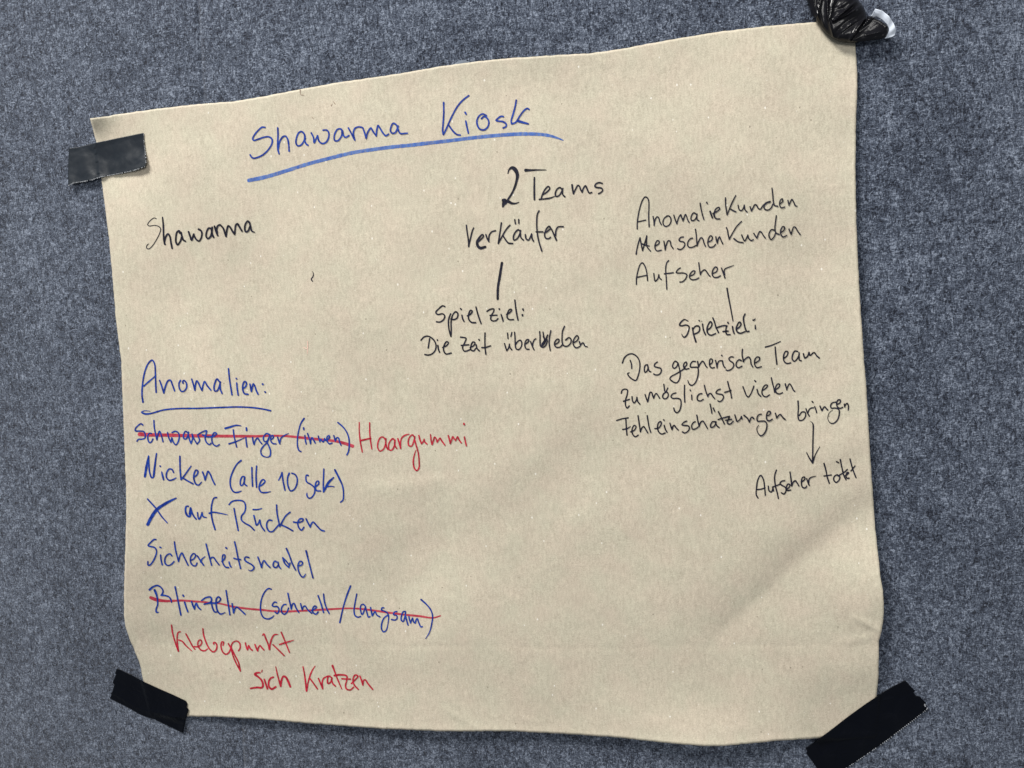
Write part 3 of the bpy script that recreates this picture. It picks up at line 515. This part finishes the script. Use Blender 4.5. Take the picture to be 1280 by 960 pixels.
('handwritten_word', 'blue struck out word "langsam" after a slash', 'blue', 2.2, [(B3, '305,100,2.6 270,190,2.6 235,300 198,465,2.8; 367,180 350,270 340,345 350,395 380,412 405,405; 452,300 430,282 408,295 405,340 420,385 440,350 455,305; 455,310 470,370 485,412 500,405; 505,315 515,365 522,398; 522,398 545,360 552,355; 552,355 568,390 598,408; 638,318 620,318 615,340 640,350 672,368 685,400 680,470,1.5 660,545 635,558 615,530 618,470 640,420 675,392; 768,355 745,360 735,385 765,395 770,425 750,440 715,435; 855,355 835,355 815,395 812,440 830,455 848,410 855,360; 850,380 865,440 880,490; 888,405 895,440 905,470; 905,470 915,440 925,420; 925,420 938,462 952,470; 952,470 962,435 972,425 985,460 1010,510 1022,505; 1010,235,2.6 1060,280 1105,335 1125,400 1118,470 1095,560,1.8 1055,628,1')]),
('handwritten_word', 'red word "Klebepunkt"', 'red', 2.2, [(B4, '70,48 80,120 105,210 135,292,2.8; 135,292,2.6 125,220 123,160 132,118 152,110; 140,188 170,200 205,240 262,292,1.3; 205,130 235,185 270,250 290,275; 285,250 325,250 355,215 345,188 325,195 318,235 345,280 380,290 410,270,1.4; 365,82 372,140 395,210 430,275 465,300 490,280 497,240 485,215 465,212 468,228; 555,238 560,208 545,205 535,245 555,305 585,322 610,305 630,260; 605,222 630,270 650,340 680,410 718,480; 718,480 700,400 655,310 632,250 650,210 685,198 712,220 715,265 700,290; 765,215 775,255 785,280; 785,278 796,240; 796,240 812,270 830,285; 855,230 868,265 880,290; 880,288 890,255 902,240 920,260 940,282; 925,145,1.3 938,130 955,170 980,230,2.4 992,275,2.8; 992,275,2.6 1000,220 1020,160,2.4 1040,138 1070,135,1.4; 1025,232 1075,280 1130,335; 1102,115 1130,180 1180,305,1.8; 1087,231,2.4 1150,210,2.4 1220,190,1.1')]),
('handwritten_word', 'red word "sich" with thick strokes', 'red', 2.8, [(B5, '150,458,2 120,460,3 102,472,3.4 130,495,3 165,530 178,575,3 168,598,3 120,597,3 62,606,2.8; 170,434,1.8 166,452,1.6; 190,520,2.2 205,565 220,610; 275,500 250,510 232,545 235,590 260,612,3.2 298,592,3; 298,402,1.5 315,480,2 345,585; 345,585 352,530 370,492 392,500,3.2 415,540,3.2 435,590,3')]),
('handwritten_word', 'red word "kratzen"', 'red', 2.3, [(B5, '555,402,1.8 570,480 588,630,2.8; 590,630 605,540 635,450 668,395,1.2; 622,515 655,560 690,610; 700,512 720,560 740,610; 740,600 735,550 750,510 790,490; 825,505 800,490 785,520 790,560 812,550 828,510; 822,520 835,560 860,585; 832,392,3.2 850,440 880,520 920,612,1.5; 850,485,3 900,478,2.8 965,488 968,520 955,580 965,612 1000,620 1030,595; 920,515 960,518 1000,518; 1010,560 1050,520 1072,490 1045,480 1025,520 1035,570 1075,615; 1090,490 1105,530 1118,575; 1118,570 1125,530 1140,525 1165,560 1210,615')]),
('pen_mark', 'tiny black hook shaped pen mark', 'black', 1.5, [(B6, '490,345,0.8 512,375,1 520,405,1.1 516,465,1.5 490,520,1.5 456,560,1.5 466,600,1.8 496,636,1.5')]),
('scuff_mark', 'small brown scuff near the top edge', 'scuff', 1.2, [(T1, '720,128,1.2 728,116,0.8')]),
('scuff_mark', 'small brown scuff near the top edge', 'scuff', 1.2, [(T1, '736,98,0.9 750,116,1.4')]),
('scuff_mark', 'small brown scuff near the top edge', 'scuff', 1.2, [(T1, '495,12,1.6 500,48,1 522,52,1.4')]),
('scuff_mark', 'small brown scuff near the top edge', 'scuff', 1.2, [(T1, '583,212,1.2 590,222,0.9')]),
('scuff_mark', 'pinkish scuff above the blue heading', 'pink', 1.4, [((384, 428, 1), '-5,6,0.9 0,8,1.2 0.3,-2,1 0.5,6,1.4 0,14,1')]),
]

def parse(strokes, ox, oy, sc, w0):
    out = []
    for st in strokes.split(';'):
        pts = []
        for tok in st.split():
            v = [float(q) for q in tok.split(',')]
            pts.append((ox + v[0] / sc, oy + v[1] / sc, v[2] if len(v) > 2 else w0))
        if len(pts) >= 2: out.append(pts)
    return out

def ribbon(pts, jitter, gain=0.84):
    """centre line with widths -> left and right rim, with rounded ends and a slightly uneven stroke"""
    p = catmull(pts, 1.1)
    d = np.gradient(p[:, :2], axis=0)
    d /= np.maximum(np.hypot(d[:, 0], d[:, 1]), 1e-6)[:, None]
    p[:, 2] *= gain + 0.12 * np.array([noise.noise((x * 0.22, y * 0.22, jitter)) for x, y, _ in p])
    def cap(i, sgn):
        w = p[i, 2]
        return [np.array([*(p[i, :2] + sgn * d[i] * w * k), w * q]) for k, q in ((0.18, 0.93), (0.34, 0.72), (0.46, 0.34))]
    head = cap(0, -1)[::-1]; tail = cap(-1, 1)
    P = np.vstack([head, p, tail])
    D = np.vstack([[d[0]] * 3, d, [d[-1]] * 3])
    nrm = np.stack([-D[:, 1], D[:, 0]], 1)
    return P[:, :2] + nrm * P[:, 2:] / 2, P[:, :2] - nrm * P[:, 2:] / 2

def write_word(idx, name, label, ink, w0, tiles):
    V, Fc = [], []
    lift = 0.00022 if ink.endswith('wash') else 0.00040
    for (ox, oy, sc), strokes in tiles:
        for pts in parse(strokes, ox, oy, sc, w0):
            L, R = ribbon(pts, idx * 0.7, 1.06 if ink.endswith('wash') else 0.84)
            n = len(L); b = len(V)
            xy = np.stack([L, (L + R) / 2, R], 1).reshape(-1, 2)
            up = lift + np.repeat(np.linspace(0, 0.000012, n), 3)
            lift += 0.000014
            V.extend(on_wall(xy[:, 0], xy[:, 1], paper_h(xy[:, 0], xy[:, 1]) + up).tolist())
            for k in range(n - 1):
                a = b + 3 * k
                Fc.append((a, a + 1, a + 4, a + 3)); Fc.append((a + 1, a + 2, a + 5, a + 4))
    o = mesh_obj(name, V, Fc, MAT[ink], parent=poster)
    o['label'] = label
    return o

for k, w in enumerate(WORDS):
    write_word(k, *w[:4], w[4])

# ------------------------------------------------------------------ tapes
def under(x, y):
    """what the tape lies on: the sheet where there is sheet, else the felt, eased over the sheet's edge"""
    x = np.asarray(x, float); y = np.asarray(y, float)
    hp = paper_h(x, y); ins = inside(x, y)
    acc = np.zeros(x.shape); top = np.where(ins, hp, 0.0003)
    for k in range(10):
        a = k * 0.628
        for r in (1.6, 3.2, 7.0):
            xx, yy = x + r * math.cos(a), y + r * math.sin(a)
            q = np.where(inside(xx, yy), paper_h(xx, yy), 0.0003)
            if r < 5: top = np.maximum(top, q)
            acc += q
    return np.maximum(acc / 30, top)

def strip(name, top, right, bottom, left, nu, nv, extra, mat, parent):
    X, Y = coons(top, right, bottom, left, nu, nv)
    u, v = np.meshgrid(np.linspace(0, 1, nu), np.linspace(0, 1, nv))
    H = under(X, Y) + 0.0007 + extra(u, v, X, Y)
    o = mesh_obj(name, on_wall(X, Y, H), grid_faces(nu, nv), mat, parent)
    s = o.modifiers.new('thickness', 'SOLIDIFY'); s.thickness = 0.00025; s.offset = -1
    return o, (X, Y, H)

def fringe(name, X, Y, H, length, width, gap, seed, parent, skip=0.15):
    """pale torn threads along a rim given as a line of points"""
    rnd = random.Random(seed)
    s = np.concatenate([[0], np.cumsum(np.hypot(np.diff(X), np.diff(Y)))])
    V, Fc = [], []
    d = 0.0
    while d < s[-1]:
        if rnd.random() > skip:
            t0, t1 = d, min(d + width * rnd.uniform(0.6, 1.2), s[-1])
            x0, y0, h0 = (np.interp(t0, s, q) for q in (X, Y, H)); x1, y1, h1 = (np.interp(t1, s, q) for q in (X, Y, H))
            dx, dy = x1 - x0, y1 - y0; L = math.hypot(dx, dy) or 1
            nx, ny = -dy / L, dx / L
            ln = length * rnd.uniform(0.5, 1.2)
            b = len(V)
            for px, py, hh in ((x0 - nx * .5, y0 - ny * .5, h0), (x1 - nx * .5, y1 - ny * .5, h1), (x1 * .5 + x0 * .5 + nx * ln, y1 * .5 + y0 * .5 + ny * ln, h0)):
                V.append(on_wall(px, py, hh + 0.0004).tolist())
            Fc.append((b, b + 1, b + 2))
        d += gap * rnd.uniform(0.85, 1.15)
    return mesh_obj(name, V, Fc, MAT['fringe'], parent, smooth=False)

def thing(name, label, cat, x, y, group=None):
    o = bpy.data.objects.new(name, None); C.objects.link(o)
    o.empty_display_size = 0.02
    o.location = on_wall(x, y, 0.001).tolist()
    return tag(o, label, cat, group)

GROUP = 'black tape strips holding the corners of the sheet'

# upper left: glossy strip whose lower rim has come away
t = thing('tape_strip', 'glossy tape strip with lifted lower rim over the top left paper corner', 'tape', 133, 198, GROUP)
def lift_a(u, v, X, Y):
    up = 0.0045 * v ** 2.2 * (0.75 + 0.25 * np.cos(u * 5.0))
    up += 0.0016 * np.exp(-((u - 0.90) / 0.12) ** 2 - ((v - 0.95) / 0.25) ** 2)
    up += 0.0012 * np.exp(-((u - 0.04) / 0.10) ** 2) * v ** 3
    up += 0.0022 * np.exp(-((u - 0.17 - 0.10 * v) / 0.09) ** 2) * (0.35 + 0.65 * v)
    up -= 0.0012 * np.exp(-((u - 0.44 - 0.10 * v) / 0.055) ** 2) * v
    up += 0.0016 * np.exp(-((u - 0.72) / 0.13) ** 2 - ((v - 0.62) / 0.30) ** 2)
    up += 0.0008 * smooth_noise(X, Y, 16, 2.2) + 0.00022 * smooth_noise(X, Y, 6, 7.7)
    return np.maximum(up, 0)
body, (X, Y, H) = strip('tape_body', [(86,185),(97,184),(121,178),(150,172),(179.5,166)],
    [(179.5,166),(180,176),(181,186),(182.3,196),(182.5,204),(181,208.5)],
    [(85.5,232),(92,228.5),(103,227),(116,224.5),(124,221.5),(140,218.5),(156,215.5),(167,213),(176,210),(181,208.5)],
    [(86,185),(85.3,200),(84.8,217),(85.5,232)], 70, 40, lift_a, MAT['tape_gloss'], t)
fringe('torn_rim', X[-1], Y[-1], H[-1], 1.1, 1.0, 1.5, 3, t)
fringe('torn_rim', X[::-1, -1], Y[::-1, -1], H[::-1, -1], 0.8, 1.0, 2.0, 4, t, 0.4)

# lower left: flat strip
t = thing('tape_strip', 'flat black tape strip slanting down over the bottom left paper corner', 'tape', 187, 875, GROUP)
def lift_b(u, v, X, Y):
    up = 0.0004 * smooth_noise(X, Y, 18, 4.1) + 0.0003
    up += 0.0012 * np.exp(-((u - 0.80) / 0.16) ** 2 - ((v - 0.72) / 0.10) ** 2) + 0.0020 * np.exp(-((u - 1.0) / 0.05) ** 2) * v
    up += 0.0007 * np.exp(-((v - 0.78 - 0.08 * np.sin(u * 5)) / 0.05) ** 2)
    return np.maximum(up, 0)
strip('tape_body', [(146,835.5),(153,838.5),(165,844),(178,851.5),(200,861.5),(215,868),(228,874),(232,876)],
    [(232,876),(234.2,880),(233.2,884.5),(235.8,886.5),(234,893),(231,903),(228.5,916.3)],
    [(137.3,873),(150,879.5),(162,885.5),(175,893),(186,897.3),(192.5,898.7),(205,905),(217,910.5),(228.5,916.3)],
    [(146,835.5),(143.5,842),(145,843),(140.5,853.5),(143,855.5),(140.5,864.5),(138.5,866.5),(139.3,868),(137.3,873)], 60, 44, lift_b, MAT['tape_matt'], t)

# lower right: longest strip
t = thing('tape_strip', 'longest black tape strip slanting up over the bottom right paper corner', 'tape', 1084, 908, GROUP)
def lift_c(u, v, X, Y):
    up = 0.0004 * smooth_noise(X, Y, 22, 6.1) + 0.0003
    up += 0.0010 * np.exp(-((u - 0.62 - 0.1 * v) / 0.05) ** 2) * v + 0.0012 * np.exp(-((u - 1) / 0.06) ** 2)
    return np.maximum(up, 0)
body, (X, Y, H) = strip('tape_body', [(1007,935),(1016,929.5),(1024.5,923),(1042,910),(1060,896),(1080,881.5),(1098,869.5),(1105.5,864),(1118,857),(1131.5,850.5)],
    [(1131.5,850.5),(1138,857.5),(1144,863.5),(1142,866),(1145,869.7),(1150,870.7),(1157,878),(1155.3,881.5),(1159.5,886)],
    [(1030,975),(1045,968),(1059.5,959),(1075,949),(1090,938.5),(1108,926),(1124.5,913.3),(1142,900),(1159.5,886)],
    [(1007,935),(1009.5,938),(1007.8,941.5),(1014,950),(1022,961),(1030,975)], 80, 46, lift_c, MAT['tape_matt'], t)
fringe('torn_rim', X[-1], Y[-1], H[-1], 1.3, 1.3, 2.6, 5, t, 0.1)
fringe('torn_rim', X[38:, -1][::-1], Y[38:, -1][::-1], H[38:, -1][::-1], 1.7, 1.5, 1.8, 6, t, 0.1)

# upper right: a crumpled clump
def closed(pts, n):
    p = np.array(pts + [pts[0]], float)
    return catmull(np.column_stack([p, np.ones(len(p))]), 2.0)[:, :2] if n is None else resample(np.column_stack([p]), n + 1)[:-1]

def blob(name, outline, centre, dome, ridges, mat, parent, base=0.003, rings=46, n=220, seed=1.0, crumple=0.0016, facet=0.0034):
    """crumpled film: bulges off the wall, with sharp folds; ridges = (polyline, height m, half width px)"""
    rim = closed(outline, n)
    c = np.array(centre, float)
    ks = np.linspace(0, 1, rings)[1:]
    xs = np.concatenate([[c[0]], np.concatenate([c[0] + (rim[:, 0] - c[0]) * k for k in ks])])
    ys = np.concatenate([[c[1]], np.concatenate([c[1] + (rim[:, 1] - c[1]) * k for k in ks])])
    r = np.concatenate([[0], np.repeat(ks, n)])
    h = np.maximum(under(xs, ys), base) + dome * np.sqrt(np.clip(1 - r ** 4.5, 0, 1))
    for line, amp, w in ridges:
        pl = [np.array(q, float) for q in line]
        best = np.full(xs.shape, 1e9)
        for a, b in zip(pl[:-1], pl[1:]):
            best = np.minimum(best, seg_dist(xs, ys, a, b)[0])
        h += amp * 1.1 * np.exp(-best / (w * 0.85)) * (1 - 0.6 * r ** 4)
    h += crumple * (1 - r ** 3) * (smooth_noise(xs, ys, 10, seed) + 0.5 * np.abs(smooth_noise(xs, ys, 5, seed + 3)))
    h += facet * (1 - r ** 4) * np.clip((xs - 1034) / 14, 0, 1) * np.abs(smooth_noise((0.76 * xs - 0.65 * ys) * 0.28, 0.65 * xs + 0.76 * ys, 9, seed + 9))
    h = np.maximum(h, under(xs, ys) + 0.0006)
    Fc = [(0, 1 + (i + 1) % n, 1 + i) for i in range(n)]
    for j in range(rings - 2):
        for i in range(n):
            a = 1 + j * n + i; b = 1 + j * n + (i + 1) % n
            Fc.append((a, b, b + n, a + n))
    o = mesh_obj(name, on_wall(xs, ys, h), Fc, mat, parent)
    return o

t = thing('crumpled_tape', 'crumpled shiny black tape with white underside at the top right paper corner', 'tape', 1058, 25)
blob('tape_body', [(1004,-18),(1007,-4),(1011,8),(1014,18),(1019,24),(1021,28),(1026,35),(1032,41.5),(1040,47.5),(1048,51.5),(1056,53.5),
     (1066,54),(1074,52),(1080,45),(1083,37),(1084,28),(1083.5,20),(1081.5,13),(1078,6),(1073,0),(1068,-8),(1050,-18),(1028,-22)],
     (1052, 20), 0.011,
     [([(1072,0),(1058,12),(1044,24)], 0.0045, 1.6), ([(1078,6),(1060,18),(1042,26)], 0.0040, 1.5),
      ([(1034,-6),(1035,22),(1042,47)], 0.0040, 1.6), ([(1028,-10),(1024,10),(1021,24)], 0.0030, 1.6),
      ([(1084,19),(1073,34),(1061,51)], 0.0060, 1.8), ([(1030,40),(1042,48),(1056,53)], 0.0030, 1.6),
      ([(1016,-8),(1018,8),(1024,24)], 0.0026, 1.3), ([(1011,-4),(1016,14),(1021,26)], 0.0020, 1.0), ([(1022,-12),(1022,6),(1029,30)], 0.0022, 1.0), ([(1064,30),(1052,40),(1047,50)], 0.0016, 1.4), ([(1046,-12),(1040,8),(1038,22)], 0.0035, 1.5)],
     MAT['tape_film'], t, seed=2.4, crumple=0.0004)
blob('tape_loop', [(1062,52),(1070,53),(1080,52),(1094,50),(1102,49),(1108,46),(1111,39),(1110.5,33),(1106,29),(1100,25.5),(1094,22.5),(1090,20),(1085,20),(1080,28),(1072,40)],
     (1094, 37), 0.0045,
     [([(1090,20),(1079,32),(1064,49)], 0.0045, 1.6), ([(1091,22),(1103,28),(1110,34)], 0.0040, 1.3), ([(1082,44),(1100,40)], 0.0014, 1.2)],
     MAT['tape_film'], t, base=0.009, rings=34, n=160, seed=5.2, crumple=0.0003, facet=0.0022)
def lift_w(u, v, X, Y):
    return 0.010 + 0.005 * np.sin(u * math.pi) - 0.004 * v + 0.0008 * np.cos(u * 23) * (1 - v)
strip('white_underside', [(1090,19.5),(1094,11),(1103,13.5),(1111,20),(1117,29),(1120,37),(1118.5,44)],
      [(1118.5,44),(1115,46.3),(1105.5,48.5)],
      [(1089,22.5),(1095,20.5),(1104,25.5),(1109,31),(1111.5,36),(1109.5,42),(1105.5,48.5)],
      [(1090,19.5),(1088,20.5),(1089,22.5)], 50, 12, lift_w, MAT['white'], t)

# a sliver of clear tape behind the top edge
X, Y = coons([(566.5,80.5),(573,76.5),(577,74.8),(582,75.2),(587.5,78.2)], [(587.5,78.2),(588,84)], [(566,87),(577,85.5),(588,84)], [(566.5,80.5),(566,87)], 24, 8)
o = mesh_obj('clear_tape_sliver', on_wall(X, Y, 0.0012 + 0.0022 * np.sin(np.linspace(0, 3.14, 24))[None, :] * np.linspace(1, 0, 8)[:, None]),
             grid_faces(24, 8), MAT['clear'])
tag(o, 'tiny sliver of clear tape sticking out behind the top edge of the paper', 'tape')
